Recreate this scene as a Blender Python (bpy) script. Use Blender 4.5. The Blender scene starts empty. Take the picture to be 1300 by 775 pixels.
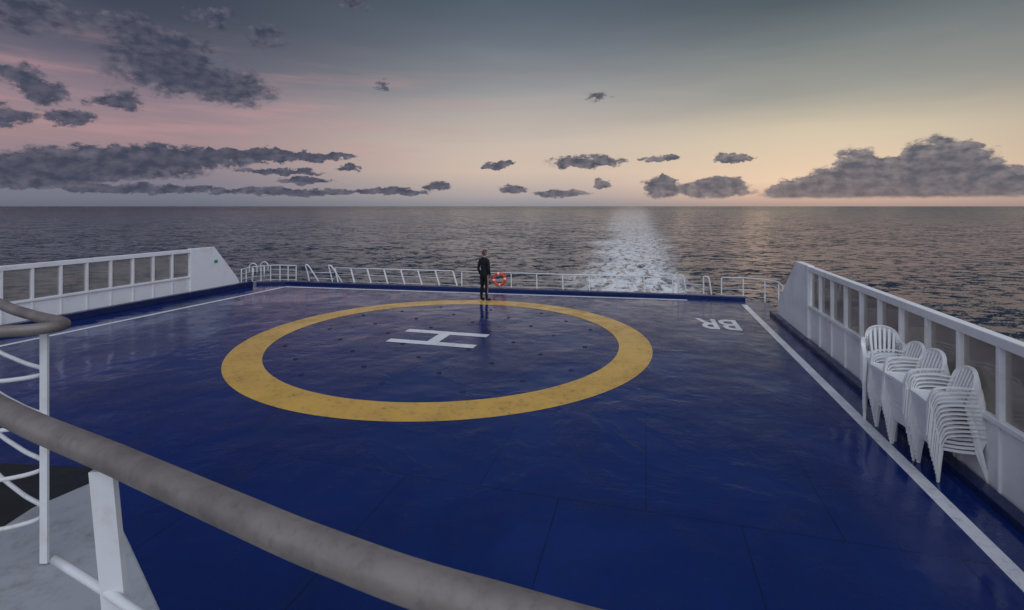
import bpy, bmesh, math, random
from mathutils import Vector, Matrix
random.seed(4)
scene = bpy.context.scene
scene.view_settings.view_transform = 'Standard'
scene.view_settings.look = 'None'
scene.view_settings.exposure = 0
scene.view_settings.gamma = 1

def lin(r, g, b):
    def f(c):
        c /= 255.0
        return c/12.92 if c <= 0.04045 else ((c+0.055)/1.055)**2.4
    return (f(r), f(g), f(b), 1.0)

# ------------------------------------------------------------------ node helper
class NT:
    def __init__(s, tree):
        s.t = tree; s.n = tree.nodes; s.l = tree.links
    def new(s, typ, **kw):
        n = s.n.new(typ)
        for k, v in kw.items(): setattr(n, k, v)
        return n
    def put(s, sock, v):
        if isinstance(v, bpy.types.NodeSocket): s.l.new(v, sock)
        elif v is not None: sock.default_value = v
    def m(s, op, a, b=None, c=None, clamp=False):
        n = s.new('ShaderNodeMath', operation=op); n.use_clamp = clamp
        s.put(n.inputs[0], a); s.put(n.inputs[1], b); s.put(n.inputs[2], c)
        return n.outputs[0]
    def v(s, op, a, b=None):
        n = s.new('ShaderNodeVectorMath', operation=op)
        s.put(n.inputs[0], a); s.put(n.inputs[1], b)
        return n.outputs['Value'] if op in ('LENGTH', 'DOT_PRODUCT') else n.outputs[0]
    def comb(s, x, y, z):
        n = s.new('ShaderNodeCombineXYZ')
        s.put(n.inputs[0], x); s.put(n.inputs[1], y); s.put(n.inputs[2], z)
        return n.outputs[0]
    def sep(s, a):
        n = s.new('ShaderNodeSeparateXYZ'); s.put(n.inputs[0], a); return n.outputs
    def noise(s, vec, scale, detail=4, rough=0.55, dist=0.0):
        n = s.new('ShaderNodeTexNoise')
        s.put(n.inputs['Vector'], vec); n.inputs['Scale'].default_value = scale
        n.inputs['Detail'].default_value = detail; n.inputs['Roughness'].default_value = rough
        n.inputs['Distortion'].default_value = dist
        return n.outputs['Fac'], n.outputs['Color']
    def mr(s, v, a, b, c=0.0, d=1.0, smooth=True):
        n = s.new('ShaderNodeMapRange', interpolation_type='SMOOTHSTEP' if smooth else 'LINEAR')
        s.put(n.inputs['Value'], v)
        s.put(n.inputs['From Min'], a); s.put(n.inputs['From Max'], b)
        s.put(n.inputs['To Min'], c); s.put(n.inputs['To Max'], d)
        return n.outputs[0]
    def mix(s, f, a, b, bt='MIX'):
        n = s.new('ShaderNodeMix', data_type='RGBA', blend_type=bt)
        s.put(n.inputs[0], f); s.put(n.inputs[6], a); s.put(n.inputs[7], b)
        return n.outputs[2]
    def ramp(s, f, stops):
        n = s.new('ShaderNodeValToRGB'); s.put(n.inputs[0], f)
        e = n.color_ramp.elements
        while len(e) < len(stops): e.new(0.5)
        for el, (p, c) in zip(e, stops):
            el.position = p; el.color = c
        return n.outputs[0]

def new_mat(name):
    m = bpy.data.materials.new(name); m.use_nodes = True
    nt = NT(m.node_tree)
    bsdf = m.node_tree.nodes['Principled BSDF']
    return m, nt, bsdf

def obj_coord(nt):
    return nt.new('ShaderNodeTexCoord').outputs['Object']

def bump(nt, h, strength, dist, normal=None):
    b = nt.new('ShaderNodeBump'); b.inputs['Strength'].default_value = strength
    b.inputs['Distance'].default_value = dist
    nt.put(b.inputs['Height'], h)
    if normal is not None: nt.put(b.inputs['Normal'], normal)
    return b.outputs[0]

def painted(name, col, rough=0.4, grime=(0.25, 0.2, 0.16, 1), amt=0.35, scale=3.0, spec=0.4, bmp=0.05):
    m, nt, p = new_mat(name)
    co = obj_coord(nt)
    n1, _ = nt.noise(co, scale, 4, 0.65)
    n2, _ = nt.noise(co, scale*9, 3, 0.6)
    f = nt.m('MULTIPLY', nt.mr(n1, 0.45, 0.75), nt.mr(n2, 0.3, 0.7, 0.3, 1.0))
    f = nt.m('MULTIPLY', f, amt)
    nt.put(p.inputs['Base Color'], nt.mix(f, col, grime))
    nt.put(p.inputs['Roughness'], nt.mr(n1, 0.3, 0.7, rough-0.1, rough+0.15))
    p.inputs['Specular IOR Level'].default_value = spec
    if bmp > 0: nt.put(p.inputs['Normal'], bump(nt, n2, bmp, 0.01))
    return m

# ------------------------------------------------------------------ WORLD (dusk sky with clouds)
world = bpy.data.worlds.new("World"); scene.world = world; world.use_nodes = True
try:
    world.cycles.sampling_method = 'MANUAL'; world.cycles.sample_map_resolution = 256
except Exception: pass
w = NT(world.node_tree)
for n in list(w.n): w.n.remove(n)
gen = w.new('ShaderNodeTexCoord').outputs['Generated']
X, Y, Z = w.sep(w.v('NORMALIZE', gen))
az = w.m('MULTIPLY', w.m('ARCTAN2', X, Y), 57.2958)
el = w.m('MULTIPLY', w.m('ARCSINE', Z), 57.2958)
hz, _ = w.noise(w.comb(w.m('MULTIPLY', az, 0.03), w.m('MULTIPLY', el, 0.22), 3.0), 1.0, 3, 0.55)
els = w.m('ADD', el, w.m('MULTIPLY', w.m('SUBTRACT', hz, 0.5), w.mr(el, 0.5, 10, 0.3, 3.5)))
e01 = w.m('DIVIDE', els, 40.0, clamp=True)
def S(lst): return [(e/40.0, lin(*c)) for e, c in lst]
left = w.ramp(e01, S([(0,(104,108,124)),(0.9,(116,119,134)),(2.9,(132,124,138)),(6.2,(158,134,139)),(9.6,(142,125,136)),(13.5,(94,94,111)),(17.3,(68,74,90)),(24,(56,63,80)),(40,(66,78,102))]))
cent = w.ramp(e01, S([(0,(140,142,150)),(1.3,(176,165,163)),(3.8,(208,188,173)),(7.4,(200,186,174)),(12.6,(152,152,154)),(17.6,(110,118,128)),(22.4,(84,96,109)),(28,(72,85,102)),(40,(72,88,114))]))
right = w.ramp(e01, S([(0,(170,150,143)),(0.9,(210,176,157)),(2.5,(236,205,176)),(6.5,(214,198,173)),(11.1,(160,159,151)),(15.6,(116,124,126)),(19.9,(83,94,101)),(26,(66,78,89)),(40,(68,84,108))]))
c = w.mix(w.mr(az, -38, 2), left, cent)
c = w.mix(w.mr(az, 2, 32), c, right)
c = w.mix(w.mr(az, 33, 60, 0, 0.45), c, lin(94,97,110))
# unseen sky behind the viewer and overhead is brightened to add fill light
beh = w.mr(Y, 0.25, -0.6)
cb = w.mix(beh, c, (0.76, 0.83, 1.0, 1))
cb = w.mix(w.mr(el, 40, 75, 0, 0.6), cb, (0.42, 0.52, 0.72, 1))
cb = w.mix(w.mr(el, -0.3, -1.5), cb, lin(46, 53, 68))
# --- branch with clouds
pk, _ = w.noise(w.comb(w.m('MULTIPLY', az, 0.05), w.m('MULTIPLY', el, 0.5), 9.0), 1.0, 4, 0.6)
veil = w.m('MULTIPLY', w.mr(pk, 0.45, 0.72), w.m('MULTIPLY', w.mr(el, 3, 7), w.mr(el, 18, 10)))
veil = w.m('MULTIPLY', veil, w.mr(az, 8, -20, 0, 0.5))
c2 = w.mix(veil, cb, lin(196,150,152))
blobs = [(-35.6,13.0,3.8,2.3),(-33.0,12.4,2.8,1.9),(-28.9,11.8,3.2,1.8),(-38.4,9.4,1.8,.9),(-42.9,9.5,1.6,.9),(-44.6,10.5,1.6,1.0),
 (-26,16.8,1.8,1.3),(-44.3,15.8,3.6,1.9),(-37.1,15.8,3.0,1.5),(-31,17.9,2.1,.8),(-17.5,21.3,1.4,.6),(-33.2,15.0,2.2,1.2),(-45.4,7.2,1.6,.9),
 (-41.7,7.6,1.8,.6),(-14.6,13.1,.9,.6),(9.8,12.2,1.1,.6),
 (-39.3,3.7,7,1.3),(-44.8,2.7,4.5,1.0),(-33,4.8,6,.95),(-26.7,5.2,7,.55),(-20.7,5.45,3.6,.4),(-17.9,4.2,1.1,.4),(-25,3.6,4,.3),
 (-1.6,4.7,1.6,.45),(8.5,5.0,4.0,.7),(16.6,5.3,2.0,.42),(23.8,5.0,1.6,.40),
 (16.5,2.0,1.7,1.2),(16.9,2.7,.9,.6),(22.0,1.8,3.4,1.0),(22.6,2.5,1.7,.8),(10.3,2.5,1.0,.5),(-8.5,2.3,1.3,.5),(0,1.9,1.4,.45),
 (5.4,1.4,3,.4),(-13.3,1.6,3.5,.4),(-23,1.5,6,.4),(-36.5,1.6,7,.4),(-22.3,2.7,2.4,.35),
 (40.3,3.8,2.3,2.1),(42.4,3.1,2.1,1.8),(38.3,2.6,2.8,1.7),(34.8,3.5,1.9,1.9),(32.6,2.2,2.6,1.4),(30.0,1.6,2.4,.95),(44.6,1.8,2.8,1.3),(37,1.2,9,1.1)]
pv = w.comb(az, el, 0.0)
_, wc = w.noise(w.v('MULTIPLY', pv, (0.50, 0.85, 1.0)), 1.0, 5, 0.66)
wv = w.v('MULTIPLY', w.v('SUBTRACT', wc, (0.5, 0.5, 0.5)), (4.8, 2.3, 0.0))
wv = w.v('MULTIPLY', wv, w.comb(w.mr(el, 1, 9, 0.55, 1.25), w.mr(el, 1, 9, 0.62, 1.35), 0.0))
pw = w.v('ADD', pv, wv)
tot = None
for (a, e, hw, hh) in blobs:
    k = 1.38
    d = w.v('LENGTH', w.v('MULTIPLY', w.v('SUBTRACT', pw, (a, e, 0)), (1/(hw*k), 1/(hh*k), 0)))
    f = w.m('SUBTRACT', 1.0, d, clamp=True)
    tot = f if tot is None else w.m('ADD', tot, f)
fn, _ = w.noise(w.v('MULTIPLY', pv, (0.9, 1.4, 1.0)), 1.0, 5, 0.62)
fnB, _ = w.noise(w.v('MULTIPLY', w.v('ADD', pv, (0.5, -0.6, 0.0)), (0.9, 1.4, 1.0)), 1.0, 3, 0.5)
dens = w.m('ADD', tot, w.m('MULTIPLY', w.m('SUBTRACT', fn, 0.5), w.m('MULTIPLY', w.m('MINIMUM', w.m('MULTIPLY', tot, 3.0), 1.0), 1.1)))
base_cut = w.mr(w.m('ADD', el, w.m('MULTIPLY', w.m('SUBTRACT', fn, 0.5), 0.5)), 0.6, 1.0)
mask = w.m('MULTIPLY', w.mr(dens, 0.10, w.mr(el, 4, 10, 0.34, 0.62)), base_cut)
mask = w.m('MULTIPLY', mask, w.mr(el, 0.3, 2.8, 0.88, 0.97))
shade = w.m('ADD', 0.24, w.m('MULTIPLY', w.m('SUBTRACT', fn, fnB), 1.5), clamp=True)
shade = w.m('MULTIPLY', shade, w.mr(dens, 0.3, 1.2, 1.0, 0.5))
darkc = w.mix(w.mr(az, -10, 30), lin(62,68,86), lin(82,87,101))
litc = w.mix(w.mr(az, -20, 30), lin(122,117,132), lin(172,160,158))
cc = w.mix(shade, darkc, litc)
c2 = w.mix(mask, c2, cc)
bgA = w.new('ShaderNodeBackground'); w.put(bgA.inputs[0], cb)
bgB = w.new('ShaderNodeBackground'); w.put(bgB.inputs[0], c2)
gate = w.m('MULTIPLY', w.m('LESS_THAN', w.m('ABSOLUTE', az), 58.0), w.m('MULTIPLY', w.m('LESS_THAN', el, 26.0), w.m('GREATER_THAN', el, -0.2)))
ms = w.new('ShaderNodeMixShader'); w.l.new(gate, ms.inputs[0]); w.l.new(bgA.outputs[0], ms.inputs[1]); w.l.new(bgB.outputs[0], ms.inputs[2])
sky = w.new('ShaderNodeTexSky'); sky.sky_type = 'NISHITA'; sky.sun_disc = False
sky.sun_elevation = math.radians(2); sky.sun_rotation = math.radians(30)
bg2 = w.new('ShaderNodeBackground'); w.l.new(sky.outputs[0], bg2.inputs[0]); bg2.inputs[1].default_value = 0.0006
add = w.new('ShaderNodeAddShader'); w.l.new(ms.outputs[0], add.inputs[0]); w.l.new(bg2.outputs[0], add.inputs[1])
out = w.new('ShaderNodeOutputWorld'); w.l.new(add.outputs[0], out.inputs[0])

# one broad soft fill lamp, added behind the viewer to lift the whites
sl = bpy.data.lights.new('fill_light', 'SUN'); sl.energy = 0.62; sl.angle = math.radians(60); sl.color = (1, 0.98, 0.96)
so = bpy.data.objects.new('fill_light', sl); scene.collection.objects.link(so)
so.rotation_euler = (math.radians(38), 0, math.radians(12))

# ------------------------------------------------------------------ geometry helpers
def link(o, parent=None):
    scene.collection.objects.link(o)
    if parent: o.parent = parent
    return o
def empty(name, loc=(0,0,0)):
    o = bpy.data.objects.new(name, None); o.location = loc; o.empty_display_size = 0.2
    return link(o)
def mesh_obj(name, bm, mats, parent=None, smooth=False, bevel=0):
    me = bpy.data.meshes.new(name)
    bmesh.ops.recalc_face_normals(bm, faces=bm.faces)
    bm.to_mesh(me); bm.free()
    for m in (mats if isinstance(mats, (list, tuple)) else [mats]): me.materials.append(m)
    if smooth:
        for p in me.polygons: p.use_smooth = True
    o = link(bpy.data.objects.new(name, me), parent)
    if bevel:
        b = o.modifiers.new('bevel', 'BEVEL'); b.width = bevel; b.segments = 2; b.limit_method = 'ANGLE'
    return o
def smooth_path(pts, n=8):
    pts = [Vector(p) for p in pts]
    if len(pts) < 3: return pts
    o = []
    P = [pts[0]*2-pts[1]] + pts + [pts[-1]*2-pts[-2]]
    for i in range(1, len(P)-2):
        a, b, c_, d = P[i-1], P[i], P[i+1], P[i+2]
        for j in range(n):
            t = j/n
            o.append(0.5*((2*b)+(-a+c_)*t+(2*a-5*b+4*c_-d)*t*t+(-a+3*b-3*c_+d)*t**3))
    o.append(pts[-1]); return o
def tube(bm, pts, r, seg=10, mat=0):
    pts = [Vector(p) for p in pts]
    rs = r if isinstance(r, (list, tuple)) else [r]*len(pts)
    rings = []; up = Vector((0, 0, 1)); prev = None
    for i, p in enumerate(pts):
        t = (pts[min(i+1, len(pts)-1)] - pts[max(i-1, 0)]).normalized()
        if prev is None:
            a = t.cross(up)
            if a.length < 0.05: a = t.cross(Vector((0, 1, 0)))
            a.normalize()
        else:
            a = prev - t*prev.dot(t)
            a.normalize()
        prev = a; b = t.cross(a)
        rings.append([bm.verts.new(p + (a*math.cos(2*math.pi*k/seg)+b*math.sin(2*math.pi*k/seg))*rs[i]) for k in range(seg)])
    fs = []
    for i in range(len(rings)-1):
        for k in range(seg):
            fs.append(bm.faces.new((rings[i][k], rings[i][(k+1)%seg], rings[i+1][(k+1)%seg], rings[i+1][k])))
    fs.append(bm.faces.new(rings[0][::-1])); fs.append(bm.faces.new(rings[-1]))
    for f in fs: f.material_index = mat; f.smooth = True
def strip(bm, pts, width, thick, side, mat=0):
    pts = [Vector(p) for p in pts]
    ws = width if isinstance(width, (list, tuple)) else [width]*len(pts)
    rings = []
    for i, p in enumerate(pts):
        t = (pts[min(i+1, len(pts)-1)] - pts[max(i-1, 0)]).normalized()
        s = Vector(side); s = (s - t*s.dot(t)).normalized(); n = t.cross(s)
        a = s*ws[i]/2; b = n*thick/2
        rings.append([bm.verts.new(p+v) for v in (a+b, -a+b, -a-b, a-b)])
    for i in range(len(rings)-1):
        for k in range(4):
            bm.faces.new((rings[i][k], rings[i][(k+1)%4], rings[i+1][(k+1)%4], rings[i+1][k])).material_index = mat
    bm.faces.new(rings[0][::-1]); bm.faces.new(rings[-1])
def poly_prism(bm, pts2, z0, z1, mat=0):
    a = [bm.verts.new((x, y, z0)) for x, y in pts2]; b = [bm.verts.new((x, y, z1)) for x, y in pts2]
    n = len(a); bm.faces.new(a[::-1]).material_index = mat; bm.faces.new(b).material_index = mat
    for i in range(n): bm.faces.new((a[i], a[(i+1)%n], b[(i+1)%n], b[i])).material_index = mat
def wall_prism(bm, P, d, n, kz, t0, t1, mat=0):
    f = lambda k, z, t: bm.verts.new((P[0]+d[0]*k+n[0]*t, P[1]+d[1]*k+n[1]*t, z))
    a = [f(k, z, t0) for k, z in kz]; b = [f(k, z, t1) for k, z in kz]; m = len(a)
    bm.faces.new(a[::-1]).material_index = mat; bm.faces.new(b).material_index = mat
    for i in range(m): bm.faces.new((a[i], a[(i+1)%m], b[(i+1)%m], b[i])).material_index = mat
def rect(k0, k1, z0, z1): return [(k0, z0), (k1, z0), (k1, z1), (k0, z1)]

# ------------------------------------------------------------------ materials
SH = math.radians(15)   # heading of the ship relative to world Y
def deck_material():
    m, nt, p = new_mat('wet_blue_deck_paint')
    co = obj_coord(nt)
    mp = nt.new('ShaderNodeMapping'); nt.put(mp.inputs['Vector'], co); mp.inputs['Rotation'].default_value = (0, 0, SH)
    sc = mp.outputs[0]
    n1, _ = nt.noise(sc, 0.42, 5, 0.62, 0.5)
    n2, _ = nt.noise(sc, 2.2, 6, 0.65, 0.3)
    n3, _ = nt.noise(sc, 26, 3, 0.6)
    br = nt.new('ShaderNodeTexBrick'); nt.put(br.inputs['Vector'], sc)
    br.inputs['Scale'].default_value = 1.0; br.inputs['Brick Width'].default_value = 1.9; br.inputs['Row Height'].default_value = 5.6
    br.inputs['Mortar Size'].default_value = 0.010; br.inputs['Mortar Smooth'].default_value = 0.8; br.offset = 0.5
    br.inputs['Color1'].default_value = (0.6, 0.6, 0.6, 1); br.inputs['Color2'].default_value = (0.4, 0.4, 0.4, 1)
    seam = br.outputs['Fac']
    col = nt.mix(nt.mr(n1, 0.3, 0.7), (0.0024, 0.0130, 0.088, 1), (0.0042, 0.0200, 0.130, 1))
    col = nt.mix(nt.m('MULTIPLY', nt.mr(n2, 0.5, 0.8), 0.5), col, (0.0018, 0.008, 0.052, 1))
    col = nt.mix(nt.m('MULTIPLY', nt.mr(n3, 0.60, 0.72), 0.12), col, (0.05, 0.07, 0.18, 1))
    col = nt.mix(nt.m('MULTIPLY', seam, nt.mr(n2, 0.35, 0.6, 0.25, 0.7)), col, (0.001, 0.003, 0.02, 1))
    plate = nt.mix(0.25, (0.5, 0.5, 0.5, 1), br.outputs['Color'])
    col = nt.mix(1.0, col, nt.mix(1.0, plate, (2, 2, 2, 1), 'MULTIPLY'), 'MULTIPLY')
    nt.put(p.inputs['Base Color'], col)
    wet = nt.mr(n1, 0.46, 0.60)                       # puddled areas are mirror smooth
    r = nt.m('ADD', nt.mr(wet, 0, 1, 0.18, 0.045), nt.mr(n2, 0.42, 0.7, 0.0, 0.13))
    nt.put(p.inputs['Roughness'], r)
    nt.put(p.inputs['Specular IOR Level'], nt.mr(wet, 0, 1, 0.38, 0.55))
    rough_h = nt.m('MULTIPLY', nt.m('ADD', nt.m('MULTIPLY', n2, 0.0072), nt.m('MULTIPLY', n3, 0.0009)), nt.mr(wet, 0, 1, 1.2, 0.45))
    big, _ = nt.noise(sc, 0.9, 2, 0.5)
    h = nt.m('ADD', rough_h, nt.m('MULTIPLY', big, 0.026))
    nt.put(p.inputs['Normal'], bump(nt, h, 1.0, 1.0))
    return m
mat_deck = deck_material()
def marking(name, col, wear):
    m, nt, p = new_mat(name)
    co = obj_coord(nt)
    n1, _ = nt.noise(co, 1.3, 5, 0.65); n2, _ = nt.noise(co, 9, 5, 0.7)
    f = nt.m('MULTIPLY', nt.mr(n2, 0.50, 0.70), nt.mr(n1, 0.35, 0.65, 0.25, 1.0))
    cdark = tuple(x*0.62 for x in col[:3])+(1,)
    cc = nt.mix(nt.mr(n1, 0.35, 0.7, 0, 0.6), col, cdark)
    cc = nt.mix(nt.m('MULTIPLY', f, wear), cc, (0.03, 0.04, 0.10, 1))
    nt.put(p.inputs['Base Color'], cc)
    nt.put(p.inputs['Roughness'], nt.mr(n1, 0.3, 0.7, 0.14, 0.36))
    p.inputs['Specular IOR Level'].default_value = 0.35
    b, _ = nt.noise(co, 2.2, 5, 0.6)
    nt.put(p.inputs['Normal'], bump(nt, b, 1.0, 0.012))
    return m
mat_yellow = marking('yellow_marking_paint', (0.68, 0.395, 0.075, 1), 0.65)
mat_whitemark = marking('white_marking_paint', (0.76, 0.76, 0.78, 1), 0.5)
mat_navy = painted('navy_kerb_paint', (0.004, 0.014, 0.08, 1), 0.3, (0.03, 0.03, 0.05, 1), 0.5)
mat_white = painted('white_ship_paint', (0.80, 0.80, 0.81, 1), 0.38, (0.42, 0.35, 0.29, 1), 0.5, 1.6)
mat_rail = painted('white_rail_paint', (0.66, 0.67, 0.68, 1), 0.35, (0.35, 0.25, 0.18, 1), 0.5, 5, 0.4, 0)
mat_dark = painted('dark_non_slip_coating', (0.008, 0.009, 0.011, 1), 0.6, (0.02, 0.02, 0.02, 1), 0.6, 6)
mat_fit = painted('steel_fitting', (0.004, 0.010, 0.04, 1), 0.4, (0.03, 0.03, 0.04, 1), 0.5, 6)
mat_hull = painted('hull_white_paint', (0.75, 0.76, 0.78, 1), 0.4, (0.35, 0.25, 0.18, 1), 0.4, 0.6)
mat_chair = painted('white_plastic', (0.84, 0.84, 0.84, 1), 0.38, (0.5, 0.47, 0.42, 1), 0.35, 5, 0.5, 0)
mat_orange = painted('orange_lifebuoy', (0.70, 0.07, 0.02, 1), 0.4, (0.3, 0.05, 0.02, 1), 0.3, 8)
mat_green = painted('green_sign', (0.01, 0.30, 0.10, 1), 0.4)
mat_floor = painted('balcony_floor_paint', (0.33, 0.34, 0.36, 1), 0.45, (0.14, 0.13, 0.12, 1), 0.9, 4)

# weathered wood handrail
m, nt, p = new_mat('weathered_wood'); mat_wood = m
co = obj_coord(nt)
g, _ = nt.noise(co, 45, 5, 0.6); g2, _ = nt.noise(co, 6.0, 5, 0.65)
col = nt.mix(nt.mr(g2, 0.3, 0.75), (0.215, 0.185, 0.168, 1), (0.12, 0.102, 0.095, 1))
col = nt.mix(nt.mr(g, 0.5, 0.75, 0, 0.4), col, (0.07, 0.06, 0.055, 1))
nt.put(p.inputs['Base Color'], col); nt.put(p.inputs['Roughness'], nt.mr(g2, 0.3, 0.7, 0.32, 0.55))
nt.put(p.inputs['Normal'], bump(nt, g, 0.25, 0.002))

# hazy salt-stained windbreak glass
m, nt, p = new_mat('salt_stained_glass'); mat_glass = m
nt.n.remove(p)
o = [n for n in nt.n if n.type == 'OUTPUT_MATERIAL'][0]
co = obj_coord(nt)
tr = nt.new('ShaderNodeBsdfTransparent'); tr.inputs[0].default_value = (0.93, 0.91, 0.88, 1)
gl = nt.new('ShaderNodeBsdfGlossy'); gl.inputs['Roughness'].default_value = 0.03; gl.inputs[0].default_value = (0.9, 0.9, 0.9, 1)
df = nt.new('ShaderNodeBsdfDiffuse'); df.inputs[0].default_value = (0.56, 0.52, 0.48, 1)
fr = nt.new('ShaderNodeFresnel'); fr.inputs[0].default_value = 1.45
s1 = nt.new('ShaderNodeMixShader'); nt.l.new(fr.outputs[0], s1.inputs[0]); nt.l.new(tr.outputs[0], s1.inputs[1]); nt.l.new(gl.outputs[0], s1.inputs[2])
n1, _ = nt.noise(co, 2.0, 5, 0.7); n2, _ = nt.noise(co, 18, 4, 0.7)
dirt = nt.m('ADD', nt.mr(n1, 0.3, 0.7, 0.12, 0.30), nt.mr(n2, 0.5, 0.75, 0.0, 0.16))
s2 = nt.new('ShaderNodeMixShader'); nt.l.new(dirt, s2.inputs[0]); nt.l.new(s1.outputs[0], s2.inputs[1]); nt.l.new(df.outputs[0], s2.inputs[2])
nt.l.new(s2.outputs[0], o.inputs[0])

# ------------------------------------------------------------------ SEA
SEA_Z = -17.0
m, nt, p = new_mat('sea_water'); mat_sea = m
co = obj_coord(nt)
sx, sy, sz = nt.sep(co)
dist = nt.v('LENGTH', co)
mp = nt.new('ShaderNodeMapping'); nt.put(mp.inputs['Vector'], co); mp.inputs['Rotation'].default_value = (0, 0, math.radians(-20)); mp.inputs['Scale'].default_value = (0.7, 1.0, 1.0)
_, w1 = nt.noise(mp.outputs[0], 0.06, 2, 0.5, 0.3)
f2, w2 = nt.noise(mp.outputs[0], 0.34, 4, 0.7, 0.4)
_, w3 = nt.noise(co, 2.4, 3, 0.6, 0.2)
sd = nt.m('SUBTRACT', nt.m('MULTIPLY', sx, 0.973), nt.m('MULTIPLY', sy, 0.232))
td = nt.m('ADD', nt.m('MULTIPLY', sx, 0.232), nt.m('MULTIPLY', sy, 0.973))
wn, _ = nt.noise(co, 0.02, 4, 0.6)
half = nt.m('ADD', 13.0, nt.m('MULTIPLY', nt.m('MINIMUM', nt.m('MAXIMUM', td, 0), 6000), 0.036))
sdw = nt.m('ADD', sd, nt.m('MULTIPLY', nt.m('SUBTRACT', wn, 0.5), nt.m('MULTIPLY', half, 1.8)))
rel = nt.m('DIVIDE', nt.m('ABSOLUTE', sdw), half)
wake = nt.m('MULTIPLY', nt.mr(rel, 1.1, 0.35), nt.mr(td, 0, 30))
# foam texture is streaked along the ship's track
fv = nt.comb(nt.m('MULTIPLY', sd, 0.35), nt.m('MULTIPLY', td, 0.10), 0.0)
fo, _ = nt.noise(fv, 1.0, 6, 0.75, 0.8)
foam = nt.m('MULTIPLY', nt.mr(nt.m('ADD', fo, nt.m('MULTIPLY', wake, 0.05)), 0.44, 0.60, 0.06, 1.0), wake)
foam = nt.m('MULTIPLY', foam, nt.mr(nt.m('LOGARITHM', nt.m('MAXIMUM', td, 10), 10.0), 2.1, 3.5, 1.0, 0.16, smooth=False))
cap = nt.m('MULTIPLY', nt.mr(f2, 0.64, 0.74), wn)
foam = nt.m('MAXIMUM', foam, nt.m('MULTIPLY', cap, 0.5))
p.inputs['Base Color'].default_value = (0.012, 0.024, 0.044, 1)
nt.put(p.inputs['Roughness'], nt.mr(dist, 50, 4000, 0.09, 0.20))
p.inputs['IOR'].default_value = 1.33
p.inputs['Specular IOR Level'].default_value = 0.40
# wave slopes (point sampled so distant chop keeps its glitter)
def slope(cn, amp): return nt.v('MULTIPLY', nt.v('SUBTRACT', cn, (0.5, 0.5, 0.5)), (amp, amp, 0.0))
sl_ = nt.v('ADD', nt.v('ADD', slope(w1, 0.8), slope(w2, 3.4)), slope(w3, 1.8))
damp = nt.comb(nt.mr(wake, 0, 1, 1.0, 0.8), nt.mr(wake, 0, 1, 1.0, 0.8), 0.0)
nrm = nt.v('NORMALIZE', nt.v('ADD', nt.v('MULTIPLY', sl_, damp), (0, 0, 1)))
nt.put(p.inputs['Normal'], nrm)
fd = nt.new('ShaderNodeBsdfDiffuse'); fd.inputs[0].default_value = (0.74, 0.74, 0.73, 1)
mxs = nt.new('ShaderNodeMixShader'); nt.l.new(foam, mxs.inputs[0]); nt.l.new(p.outputs[0], mxs.inputs[1]); nt.l.new(fd.outputs[0], mxs.inputs[2])
o = [n for n in nt.n if n.type == 'OUTPUT_MATERIAL'][0]; nt.l.new(mxs.outputs[0], o.inputs[0])
bm = bmesh.new()
rad = [0, 60, 300, 1500, 8000, 70000]; seg = 96
cv = bm.verts.new((0, 0, 0)); prev = None
for r in rad[1:]:
    ring = [bm.verts.new((r*math.cos(2*math.pi*i/seg), r*math.sin(2*math.pi*i/seg), 0)) for i in range(seg)]
    for i in range(seg):
        if prev is None: bm.faces.new((cv, ring[i], ring[(i+1)%seg]))
        else: bm.faces.new((prev[i], ring[i], ring[(i+1)%seg], prev[(i+1)%seg]))
    prev = ring
sea = mesh_obj('sea', bm, mat_sea); sea.location = (0, 0, SEA_Z)

# ------------------------------------------------------------------ DECK + HULL
LP, LD, LN = (-13.4, 13.09), (0.3057, 0.952), (0.952, -0.3057)      # left fence line, inward normal
RP, RD, RN = (5.43, 5.30), (0.2587, 0.966), (-0.966, 0.2587)        # right fence line, inward normal
def along(P, d, k, n=(0,0), t=0): return (P[0]+d[0]*k+n[0]*t, P[1]+d[1]*k+n[1]*t)
outline = [along(LP, LD, -14, LN, -0.2), along(LP, LD, 7.9, LN, -0.2), (-10.75, 21.35), (-9.6, 21.62),
           (6.3, 18.38), (8.3, 17.85), (8.75, 17.0), along(RP, RD, 10.2, RN, -0.2), along(RP, RD, -8, RN, -0.2)]
bm = bmesh.new()
vs = [bm.verts.new((x, y, 0)) for x, y in outline]; bm.faces.new(vs)
deck = mesh_obj('helicopter_deck', bm, mat_deck)
bm = bmesh.new(); poly_prism(bm, [(x, y) for x, y in outline], SEA_Z-2, -0.03)
mesh_obj('ship_hull', bm, mat_hull)

def sheet(name, polys, mat, z, parent=deck):
    bm = bmesh.new()
    for pl in polys:
        bm.faces.new([bm.verts.new((x, y, z)) for x, y in pl])
    return mesh_obj(name, bm, mat, parent)
# ring
bm = bmesh.new(); cx, cy = -1.6, 12.6; N = 160
ri = [bm.verts.new((cx+4.20*math.cos(2*math.pi*i/N), cy+4.20*math.sin(2*math.pi*i/N), 0.004)) for i in range(N)]
ro = [bm.verts.new((cx+4.95*math.cos(2*math.pi*i/N), cy+4.95*math.sin(2*math.pi*i/N), 0.004)) for i in range(N)]
for i in range(N): bm.faces.new((ri[i], ro[i], ro[(i+1)%N], ri[(i+1)%N]))
mesh_obj('yellow_landing_circle', bm, mat_yellow, deck)
ux, uy = (math.cos(SH), -math.sin(SH)), (math.sin(SH), math.cos(SH))
def shp(c0, a, b): return (c0[0]+ux[0]*a+uy[0]*b, c0[1]+ux[1]*a+uy[1]*b)
def shrect(c0, a0, a1, b0, b1): return [shp(c0, a0, b0), shp(c0, a1, b0), shp(c0, a1, b1), shp(c0, a0, b1)]
hc = (-1.83, 12.52)
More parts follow.
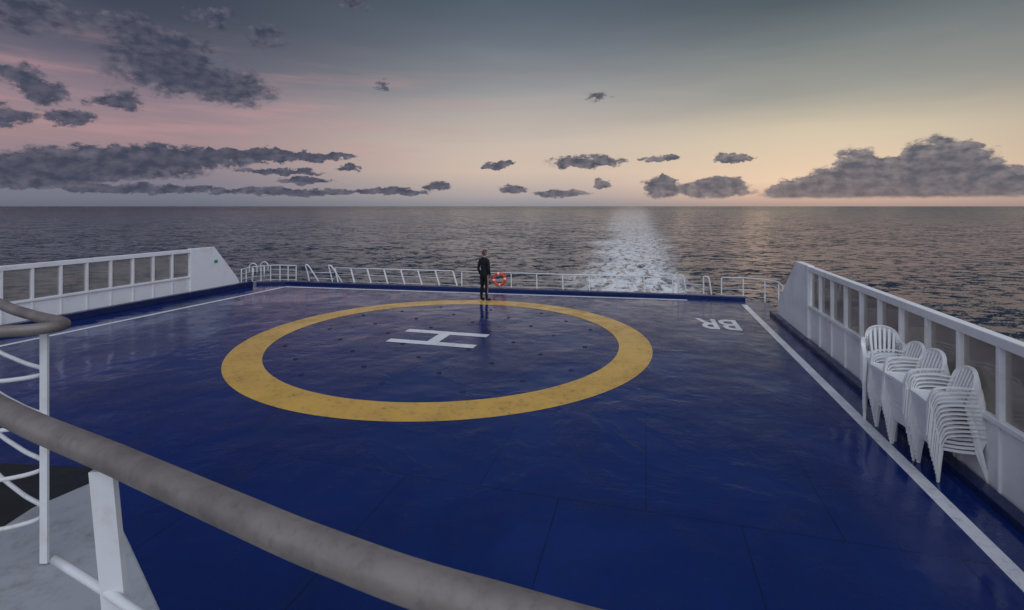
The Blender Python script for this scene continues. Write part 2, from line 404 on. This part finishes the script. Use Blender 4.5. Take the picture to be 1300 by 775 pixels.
sheet('letter_h_marking', [shrect(hc, -1.13, 1.13, 0.36, 0.64), shrect(hc, -1.13, 1.13, -0.64, -0.36), shrect(hc, -0.15, 0.15, -0.36, 0.36)], mat_whitemark, 0.004)
def linepoly(a, b, wd):
    a, b = Vector(a), Vector(b); d = (b-a).normalized(); n = Vector((-d.y, d.x))*wd/2
    return [tuple(a-n), tuple(b-n), tuple(b+n), tuple(a+n)]
sheet('white_boundary_line', [linepoly((2.9, -1.6), (7.77, 16.75), 0.17), linepoly((-16.4, -1.7), (-9.30, 20.35), 0.17),
      linepoly((-9.30, 20.47), (6.15, 17.55), 0.2)], mat_whitemark, 0.004)
tc = bpy.data.curves.new('txt', 'FONT'); tc.body = 'BR'; tc.size = 1.75; tc.offset = 0.03; tc.align_x = 'CENTER'; tc.align_y = 'CENTER'
to = bpy.data.objects.new('txt', tc); scene.collection.objects.link(to)
bpy.context.view_layer.update()
me = bpy.data.meshes.new_from_object(to.evaluated_get(bpy.context.evaluated_depsgraph_get()))
bpy.data.objects.remove(to)
me.materials.clear(); me.materials.append(mat_whitemark)
lo = bpy.data.objects.new('letters_marking', me); link(lo, deck); lo.location = (5.80, 14.05, 0.004); lo.rotation_euler = (0, 0, math.pi-SH); lo.scale = (0.56, 1, 1)
# tie-down fittings
bm = bmesh.new()
for i in range(-4, 5):
    for j in range(-4, 5):
        if (i+j) % 2: continue
        a, b = i*0.85, j*0.85
        if math.hypot(a, b) > 3.9 or (abs(a) < 1.3 and abs(b) < 0.8): continue
        x, y = shp((cx, cy), a+random.uniform(-.05,.05), b+random.uniform(-.05,.05))
        mt = Matrix.Translation((x, y, 0.007))
        bmesh.ops.create_cone(bm, cap_ends=True, segments=16, radius1=0.055, radius2=0.045, depth=0.010, matrix=mt)
mesh_obj('tie_down_fittings', bm, mat_fit, deck)
# kerbs
bm = bmesh.new()
wall_prism(bm, LP, LD, LN, rect(-14, 8.0, 0, 0.20), 0.07, 0.30)
wall_prism(bm, RP, RD, RN, rect(-8, 10.3, 0, 0.10), 0.06, 0.22)
st = [(-10.75, 21.10), (-9.6, 21.35), (6.3, 18.12), (8.2, 17.62)]
for a, b in zip(st[:-1], st[1:]):
    pp = linepoly(a, b, 0.28); poly_prism(bm, pp, 0.0, 0.11)
mesh_obj('deck_kerb', bm, mat_navy, deck, bevel=0.01)

# ------------------------------------------------------------------ WINDBREAK FENCES
def fence(name, P, d, n, posts, pitch, kend_top, kend_bot, kmin, z0, zg0, zg1, ztop, slant_z):
    root = empty(name)
    bm = bmesh.new()
    kl = posts[-1]
    wall_prism(bm, P, d, n, rect(kmin, kl, z0, zg0-0.05), -0.03, 0.03)
    for k in posts:
        wall_prism(bm, P, d, n, rect(k-0.012, k+0.012, z0+0.02, zg0-0.06), 0.03, 0.06)
    mesh_obj('bulwark', bm, mat_white, root)
    bm = bmesh.new()
    wall_prism(bm, P, d, n, rect(kmin, kl, zg0-0.05, zg0+0.02), -0.055, 0.075)
    wall_prism(bm, P, d, n, rect(kmin, kl, zg1, ztop), -0.055, 0.075)
    mesh_obj('rails', bm, mat_white, root, bevel=0.01)
    bm = bmesh.new()
    for k in posts[:-1]:
        wall_prism(bm, P, d, n, rect(k-0.03, k+0.03, zg0+0.02, zg1), -0.05, 0.065)
    mesh_obj('posts', bm, mat_white, root, bevel=0.006)
    bm = bmesh.new()
    for k in posts[:-1]:
        wall_prism(bm, P, d, n, rect(k+0.032, k+pitch-0.032, zg0+0.022, zg1-0.002), -0.006, 0.006)
    mesh_obj('glass_panes', bm, mat_glass, root)
    bm = bmesh.new()
    wall_prism(bm, P, d, n, [(kl, z0), (kend_bot, z0), (kend_bot-0.12, slant_z), (kend_top, ztop+0.015), (kl, ztop+0.015)], -0.065, 0.085)
    mesh_obj('end_plate', bm, mat_white, root, bevel=0.012)
    return root
lposts = [0.677+0.671*i for i in range(-20, 8)]
lf = fence('glass_windbreak_fence', LP, LD, LN, lposts, 0.671, 6.37, 7.55, lposts[0], 0.18, 0.74, 1.60, 1.73, 0.42)
rposts = [0.31+0.75*i for i in range(-10, 10)]
rf = fence('glass_windbreak_fence', RP, RD, RN, rposts, 0.75, 8.04, 9.95, rposts[0], 0.06, 0.88, 1.72, 1.84, 0.55)
bm = bmesh.new(); wall_prism(bm, LP, LD, LN, rect(6.35, 6.5, 1.12, 1.24), 0.086, 0.094); mesh_obj('green_sign_plate', bm, mat_green, lf)

# ------------------------------------------------------------------ RAILINGS
def railing(name, path, ztop, zs, nposts, lean=(0, 0), zbase=-0.25, r=0.019, rp=0.018):
    root = empty(name)
    P = [Vector((x, y, 0)) for x, y in path]
    L = [0]
    for a, b in zip(P[:-1], P[1:]): L.append(L[-1]+(b-a).length)
    def at(s):
        for i in range(len(P)-1):
            if s <= L[i+1]+1e-6: return P[i].lerp(P[i+1], (s-L[i])/max(1e-6, L[i+1]-L[i]))
        return P[-1]
    def ln(z): f = (z-zbase)/(ztop-zbase); return Vector((lean[0]*f, lean[1]*f, 0))
    bm = bmesh.new()
    tube(bm, [q+Vector((0, 0, ztop))+ln(ztop) for q in P], r*1.2, 8)
    for z in zs: tube(bm, [q+Vector((0, 0, z))+ln(z) for q in P], r*0.55, 6)
    mesh_obj('rails', bm, mat_rail, root)
    bm = bmesh.new()
    for i in range(nposts):
        q = at(L[-1]*i/(nposts-1))
        strip(bm, [q+Vector((0, 0, zbase)), q+Vector((0, 0, ztop-0.01))+ln(ztop)], rp*2.2, rp*1.0, (1, 0, 0))
    mesh_obj('stanchions', bm, mat_rail, root)
    return root
def sp(pts, n=6): return [(v.x, v.y) for v in smooth_path([(x, y, 0) for x, y in pts], n)]
def stern(s, off=0.15):
    a, b = Vector((-9.6, 21.62)), Vector((6.3, 18.38)); d = (b-a).normalized(); n = Vector((-d.y, d.x))
    return tuple(a + d*s + n*off)
railing('stern_railing', sp([along(LP, LD, 7.7), (-11.0, 21.2), (-10.4, 21.85), stern(0.2)]), 0.72, [0.1, 0.3, 0.52], 8)
railing('stern_railing', [stern(2.3), stern(7.6)], 0.66, [0.1, 0.38], 8, lean=(-0.28, 0.12), rp=0.026)
railing('stern_railing', [stern(7.7), stern(15.9)], 0.64, [0.1, 0.37], 9, lean=(-0.02, 0.1))
railing('stern_railing', sp([(7.6, 18.15), (8.5, 17.9), (9.0, 17.2), (8.75, 16.2), along(RP, RD, 9.9, RN, -0.1)]), 0.72, [0.08, 0.3, 0.52], 7)
def gate(name, a, b, z, wide, lean):
    root = empty(name); bm = bmesh.new()
    for q in (Vector((*a, 0)), Vector((*b, 0))):
        tube(bm, smooth_path([q+Vector((0, 0, -0.2)), q+Vector((lean*0.5, 0, z*0.6)), q+Vector((lean*0.8, 0, z)), q+Vector((lean+wide*0.5, -0.05, z+0.03)), q+Vector((lean+wide, -0.1, z-0.05)), q+Vector((wide*1.6, -0.1, 0.02))], 6), 0.028, 8)
    mesh_obj('hoops', bm, mat_rail, root); bm = bmesh.new()
    for zz in (0.2, 0.45): tube(bm, [Vector((*a, zz)), Vector((*b, zz))], 0.014, 6)
    mesh_obj('chains', bm, mat_rail, root)
gate('hoop_gate', stern(0.9), stern(2.0), 0.74, 0.26, -0.28)
gate('hoop_gate', stern(16.05, 0.0), (6.95, 18.15), 0.72, 0.16, 0.0)
bm = bmesh.new()
for q in (along(LP, LD, 8.3), along(LP, LD, 8.9)):
    tube(bm, smooth_path([(q[0]-0.16, q[1], 0.5), (q[0]-0.15, q[1], 0.80), (q[0], q[1], 0.9), (q[0]+0.15, q[1], 0.80), (q[0]+0.16, q[1], 0.5)], 5), 0.02, 8)
tube(bm, [(*along(LP, LD, 8.3), 0.2), (*along(LP, LD, 8.3), 0.7)], 0.025, 8); tube(bm, [(*along(LP, LD, 8.9), 0.2), (*along(LP, LD, 8.9), 0.7)], 0.025, 8)
mesh_obj('ladder_hoop_rail', bm, mat_rail)

# lifebuoy
lb = empty('lifebuoy', (-0.50, 19.72, 0.42)); lb.rotation_euler = (math.radians(90), 0, math.radians(-11.5))
bm = bmesh.new(); R, r_ = 0.22, 0.055; A, B = 48, 12
g = [[bm.verts.new(((R+r_*math.cos(2*math.pi*j/B))*math.cos(2*math.pi*i/A), (R+r_*math.cos(2*math.pi*j/B))*math.sin(2*math.pi*i/A), r_*math.sin(2*math.pi*j/B))) for j in range(B)] for i in range(A)]
for i in range(A):
    for j in range(B):
        f = bm.faces.new((g[i][j], g[(i+1)%A][j], g[(i+1)%A][(j+1)%B], g[i][(j+1)%B])); f.smooth = True
        f.material_index = 1 if (i % 12) < 2 else 0
mesh_obj('ring', bm, [mat_orange, mat_white], lb)
bm = bmesh.new(); tube(bm, [Vector((0.30*math.cos(a*math.pi/12), 0.30*math.sin(a*math.pi/12), 0.02*math.sin(a))) for a in range(25)], 0.008, 5)
mesh_obj('grab_line', bm, mat_orange, lb)

# ------------------------------------------------------------------ CHAIR STACKS
def chair(bm, M):
    b2 = bmesh.new()
    seat = [(0, -0.235, 0.425), (0, -0.22, 0.445), (0, -0.1, 0.435), (0, 0.05, 0.42), (0, 0.19, 0.43)]
    strip(b2, seat, [0.44, 0.47, 0.47, 0.45, 0.42], 0.012, (1, 0, 0))
    strip(b2, [(-0.22, -0.235, 0.405), (0, -0.245, 0.42), (0.22, -0.235, 0.405)], 0.05, 0.01, (0, 0, 1))
    arch = smooth_path([(-0.235, 0.19, 0.40), (-0.245, 0.25, 0.60), (-0.225, 0.30, 0.76), (-0.13, 0.335, 0.85), (0, 0.345, 0.875), (0.13, 0.335, 0.85), (0.225, 0.30, 0.76), (0.245, 0.25, 0.60), (0.235, 0.19, 0.40)], 4)
    strip(b2, arch, 0.05, 0.012, (0, 1, 0.2))
    strip(b2, [(v.x*0.94, v.y-0.005, v.z-0.012) for v in arch[6:-6]], 0.012, 0.05, (0, 1, 0.2))
    for x in (-0.16, -0.096, -0.032, 0.032, 0.096, 0.16):
        zt = 0.865-0.9*x*x
        strip(b2, [(x*0.9, 0.19, 0.43), (x, 0.245, 0.60), (x*1.05, 0.30, 0.76), (x*1.05, 0.335, zt-0.005)], [0.03, 0.036, 0.036, 0.034], 0.008, (1, 0, 0))
    for s in (-1, 1):
        strip(b2, smooth_path([(s*0.245, 0.27, 0.655), (s*0.275, 0.12, 0.665), (s*0.285, -0.06, 0.655), (s*0.28, -0.17, 0.62), (s*0.265, -0.215, 0.53), (s*0.25, -0.235, 0.42)], 4), 0.055, 0.014, (1, 0, 0))
        strip(b2, [(s*0.25, -0.225, 0.45), (s*0.262, -0.25, 0.2), (s*0.27, -0.265, 0.0)], [0.062, 0.05, 0.036], 0.012, (1, 0, 0))
        strip(b2, [(s*0.228, -0.21, 0.43), (s*0.245, -0.235, 0.2), (s*0.255, -0.25, 0.0)], [0.055, 0.042, 0.03], 0.012, (0, 1, 0))
        strip(b2, [(s*0.23, 0.20, 0.43), (s*0.25, 0.27, 0.2), (s*0.262, 0.31, 0.0)], [0.06, 0.05, 0.036], 0.012, (1, 0, 0))
        strip(b2, [(s*0.25, 0.185, 0.43), (s*0.265, 0.255, 0.2), (s*0.275, 0.295, 0.0)], [0.055, 0.042, 0.03], 0.012, (0, 1, 0))
        strip(b2, [(s*0.235, -0.2, 0.44), (s*0.235, 0.0, 0.425), (s*0.235, 0.19, 0.43)], 0.035, 0.012, (0, 0, 1))
    b2.transform(M); me = bpy.data.meshes.new('tmp'); b2.to_mesh(me); b2.free(); bm.from_mesh(me); bpy.data.meshes.remove(me)
def stack(x, y, rot, n, dz=0.050):
    bm = bmesh.new()
    for i in range(n):
        M = Matrix.Translation((random.uniform(-.004, .004), 0.04-0.010*i, dz*i)) @ Matrix.Rotation(random.uniform(-.015, .015), 4, 'Z') @ Matrix.Rotation(random.uniform(-0.006, 0.01), 4, 'X') @ Matrix.Scale(0.9, 4)
        chair(bm, M)
    o = mesh_obj('stacked_plastic_chairs', bm, mat_chair)
    o.location = (x, y, 0.006); o.rotation_euler = (0, 0, math.radians(rot))
stack(5.33, 6.14, -106, 12)
stack(5.42, 6.68, -98, 13)
stack(5.60, 7.22, -100, 12)
stack(5.76, 7.77, -34, 13)

# ------------------------------------------------------------------ PERSON
def build_person():
    V = []; E = []; Rd = []
    def add(p, r, par=None):
        V.append(p); Rd.append(r if isinstance(r, tuple) else (r, r))
        if par is not None: E.append((par, len(V)-1))
        return len(V)-1
    pel = add((0, 0, 0.95), (0.145, 0.115)); wa = add((0, 0.005, 1.10), (0.135, 0.10), pel)
    ch = add((0, 0, 1.28), (0.155, 0.115), wa); uc = add((0, -0.01, 1.41), (0.12, 0.09), ch)
    nk = add((0, 0.0, 1.50), 0.058, uc); nk2 = add((0, 0.012, 1.58), 0.052, nk)
    for s in (-1, 1):
        sh = add((s*0.165, -0.01, 1.40), 0.068, uc); ua = add((s*0.215, -0.02, 1.27), 0.056, sh)
        eb = add((s*0.245, -0.045, 1.12), 0.048, ua); fa = add((s*0.235, 0.01, 0.98), 0.042, eb)
        wr = add((s*0.215, 0.06, 0.875), 0.030, fa); pm = add((s*0.210, 0.075, 0.82), (0.036, 0.02), wr)
        hp = add((s*0.09, 0, 0.86), 0.098, pel); th = add((s*0.10, 0.01, 0.68), 0.084, hp); kn = add((s*0.11, 0.012, 0.49), 0.062, th)
        cf = add((s*0.115, -0.01, 0.33), 0.060, kn); an = add((s*0.12, -0.015, 0.10), 0.046, cf)
        hl = add((s*0.122, -0.02, 0.045), 0.042, an); to_ = add((s*0.14, 0.10, 0.038), (0.042, 0.034), hl); te = add((s*0.15, 0.18, 0.03), (0.034, 0.026), to_)
    me = bpy.data.meshes.new('body'); me.from_pydata(V, E, [])
    ob = bpy.data.objects.new('bodytmp', me); scene.collection.objects.link(ob)
    ob.modifiers.new('s', 'SKIN')
    for i, r in enumerate(Rd): me.skin_vertices[0].data[i].radius = r
    for i in range(len(V)): me.skin_vertices[0].data[i].use_root = (i == 0)
    sb = ob.modifiers.new('d', 'SUBSURF'); sb.levels = 2; sb.render_levels = 2
    bpy.context.view_layer.update()
    res = bpy.data.meshes.new_from_object(ob.evaluated_get(bpy.context.evaluated_depsgraph_get()))
    bpy.data.objects.remove(ob)
    bm = bmesh.new(); bm.from_mesh(res)
    for f in bm.faces:
        c_ = f.calc_center_median(); f.smooth = True
        if c_.z < 0.085: f.material_index = 2
        elif c_.z > 1.50: f.material_index = 3
        elif abs(c_.x) > 0.165 and c_.z < 0.89: f.material_index = 3
        elif c_.z < 0.90: f.material_index = 1
        else: f.material_index = 0
    tube(bm, [Vector((0.068*math.cos(a*math.pi/8), 0.002+0.066*math.sin(a*math.pi/8), 1.495+0.012*math.sin(a*math.pi/8+math.pi))) for a in range(17)], 0.018, 8, 0)
    head = bmesh.new(); bmesh.ops.create_uvsphere(head, u_segments=28, v_segments=20, radius=1.0)
    for v in head.verts:
        x, y, z = v.co
        jaw = 1.0 - 0.28*max(0, -z)**1.2
        nx = 0.074*x*jaw; ny = 0.094*y*(1-0.12*max(0, -z)); nz = 0.115*z
        if y > 0.75 and abs(x) < 0.22 and -0.35 < z < 0.12: ny += 0.022*(1-abs(x)/0.22)*(1-abs(z+0.15)/0.3)
        if y > 0.7 and 0.12 < abs(x) < 0.5 and 0.0 < z < 0.25: ny -= 0.008
        if y > 0.8 and abs(x) < 0.3 and -0.55 < z < -0.42: ny += 0.005
        v.co = Vector((nx, ny+0.012, nz+1.665))
    for f in head.faces:
        c_ = f.calc_center_median(); f.smooth = True
        yy, zz, xx = c_.y-0.012, c_.z-1.665, c_.x
        if zz > 0.055 or (yy < 0.0 and zz > -0.055) or (yy < 0.03 and zz > 0.01): f.material_index = 4
        elif yy > 0.07 and abs(xx) < 0.026 and -0.064 < zz < -0.048: f.material_index = 5
        else: f.material_index = 3
    hv = {v for f in head.faces if f.material_index == 4 for v in f.verts}
    cc_ = Vector((0, 0.012, 1.665))
    for v in hv: v.co = cc_ + (v.co-cc_)*1.07
    for s in (-1, 1):
        bmesh.ops.create_uvsphere(head, u_segments=10, v_segments=8, radius=1, matrix=Matrix.Translation((s*0.076, 0.008, 1.66)) @ Matrix.Diagonal((0.010, 0.018, 0.030, 1)))
        r = bmesh.ops.create_uvsphere(head, u_segments=10, v_segments=8, radius=0.011, matrix=Matrix.Translation((s*0.028, 0.092, 1.676)))
        for v in r['verts']:
            for f in v.link_faces: f.material_index = 5
    for f in head.faces:
        if f.material_index == 0: f.material_index = 3
        f.smooth = True
    head.transform(Matrix.Translation((0, 0, 1.6)) @ Matrix.Rotation(math.radians(-25), 4, 'Z') @ Matrix.Translation((0, 0, -1.6)))
    t = bpy.data.meshes.new('t'); head.to_mesh(t); head.free(); bm.from_mesh(t)
    for s in (-1, 1):
        for k, (off, ln_) in enumerate(((0.024, 0.068), (0.008, 0.078), (-0.008, 0.074), (-0.023, 0.058))):
            b0 = Vector((s*0.208, 0.080+off, 0.80))
            tube(bm, [b0, b0+Vector((0, 0.006, -ln_*0.4)), b0+Vector((-s*0.008, 0.008, -ln_*0.72)), b0+Vector((-s*0.02, 0.006, -ln_))], [0.0095, 0.009, 0.008, 0.006], 8, 3)
        b0 = Vector((s*0.200, 0.095, 0.85))
        tube(bm, [b0, b0+Vector((-s*0.008, 0.026, -0.02)), b0+Vector((-s*0.014, 0.034, -0.05))], [0.012, 0.010, 0.008], 8, 3)
    mats = [painted('dark_jacket_cloth', (0.012, 0.013, 0.018, 1), 0.8, (0.02, 0.02, 0.03, 1), 0.5, 9, 0.2),
            painted('dark_trouser_cloth', (0.009, 0.010, 0.014, 1), 0.85, (0.02, 0.02, 0.02, 1), 0.5, 9, 0.2),
            painted('black_shoe_leather', (0.008, 0.008, 0.008, 1), 0.4), painted('skin', (0.42, 0.22, 0.15, 1), 0.5, (0.3, 0.14, 0.1, 1), 0.3, 20),
            painted('brown_hair', (0.09, 0.04, 0.02, 1), 0.6, (0.03, 0.015, 0.01, 1), 0.6, 40), painted('dark_feature', (0.06, 0.02, 0.02, 1), 0.4)]
    o = mesh_obj('standing_person', bm, mats)
    o.location = (-0.97, 17.5, 0.0)
    o.rotation_euler = (0, 0, math.radians(-38))
    return o
build_person()

# ------------------------------------------------------------------ BALCONY (viewer's deck) AND FOREGROUND RAILING
HZ = 2.75
bal = empty('balcony_railing')
bm = bmesh.new()
main = smooth_path([(-2.9, 2.35, HZ), (-2.1, 1.80, HZ), (-1.396, 1.36, HZ), (-0.85, 1.08, HZ), (-0.51, 0.905, HZ), (-0.30, 0.80, HZ), (-0.05, 0.695, HZ), (0.35, 0.58, HZ), (1.2, 0.50, HZ), (3.0, 0.50, HZ)], 8)
tube(bm, main, 0.030, 24)
ub = smooth_path([(-5.2, 4.6, HZ), (-4.0, 3.62, HZ), (-2.86, 2.80, HZ), (-2.38, 2.50, HZ), (-2.15, 2.38, HZ), (-2.08, 2.31, HZ), (-2.12, 2.24, HZ), (-2.28, 2.18, HZ), (-2.9, 2.02, HZ), (-3.6, 1.86, HZ)], 8)
tube(bm, ub, 0.026, 20)
mesh_obj('wooden_handrail', bm, mat_wood, bal)
bm = bmesh.new()
for z in (2.52, 2.30, 2.08, 1.86):
    q = [Vector((v.x-0.10, v.y+0.02, z)) for v in ub]; tube(bm, q, 0.010, 8)
for z in (2.45, 2.2, 1.95):
    tube(bm, [Vector((v.x, v.y, z)) for v in main[20:]], 0.010, 8)
mesh_obj('intermediate_rails', bm, mat_rail, bal)
bm = bmesh.new()
for x, y in ((-2.15, 2.30), (-3.3, 3.12), (-4.4, 3.95)):
    strip(bm, [(x, y, 1.66), (x, y, HZ-0.02)], 0.034, 0.012, (1, 0, 0))
for x, y, dx in ((-0.90, 1.10, 0.05), (0.75, 0.54, 0), (2.2, 0.5, 0)):
    strip(bm, [(x+dx*1.6, y, 1.66), (x+dx*0.8, y, 2.3), (x, y, HZ-0.03)], 0.052, 0.014, (1, 0, 0))
mesh_obj('stanchions', bm, mat_rail, bal)
bo = [(-2.50, 3.03), (-1.87, 2.45), (-1.43, 2.04), (-0.75, 1.35), (0.2, 0.9), (3.3, 0.86), (3.2, -4), (-6.0, -4), (-6.0, 1.2), (-3.3, 2.0), (-2.62, 2.45), (-2.63, 2.74)]
bm = bmesh.new(); poly_prism(bm, bo, 1.45, 1.65)
mesh_obj('balcony_floor', bm, mat_floor, bevel=0.01)
bm = bmesh.new(); poly_prism(bm, [(-5.8, -3.9), (3.0, -3.9), (3.0, 0.5), (-5.8, 0.5)], 0.0, 1.45)
mesh_obj('deckhouse', bm, mat_white)
bm = bmesh.new()
for i in range(5):
    z = 1.05-0.24*i
    a = Vector((-4.0-0.42*i, 2.75+0.30*i)); d = Vector((-0.81, 0.58)); n = Vector((0.58, 0.81))
    c4 = [a, a+n*1.15, a+n*1.15+d*(0.9 if i == 0 else 0.50), a+d*(0.9 if i == 0 else 0.50)]
    poly_prism(bm, [tuple(v) for v in c4], max(z-0.05, 0.02), z)
mesh_obj('dark_stairs', bm, mat_dark)
sheet('dark_deck_mat', [[(-7.5, 2.5), (-3.0, 2.5), (-2.6, 3.3), (-4.2, 5.2), (-5.2, 6.3), (-9.0, 6.6)]], mat_dark, 0.006)

# ------------------------------------------------------------------ CAMERA
cam = bpy.data.cameras.new('camera'); cam.sensor_width = 36; cam.lens = 36*635/1300
cam.shift_y = -125.5/1300; cam.clip_start = 0.05; cam.clip_end = 200000
cob = bpy.data.objects.new('camera', cam); scene.collection.objects.link(cob)
cob.location = (0, 0, 3.3); cob.rotation_euler = (math.radians(90), 0, 0)
scene.camera = cob
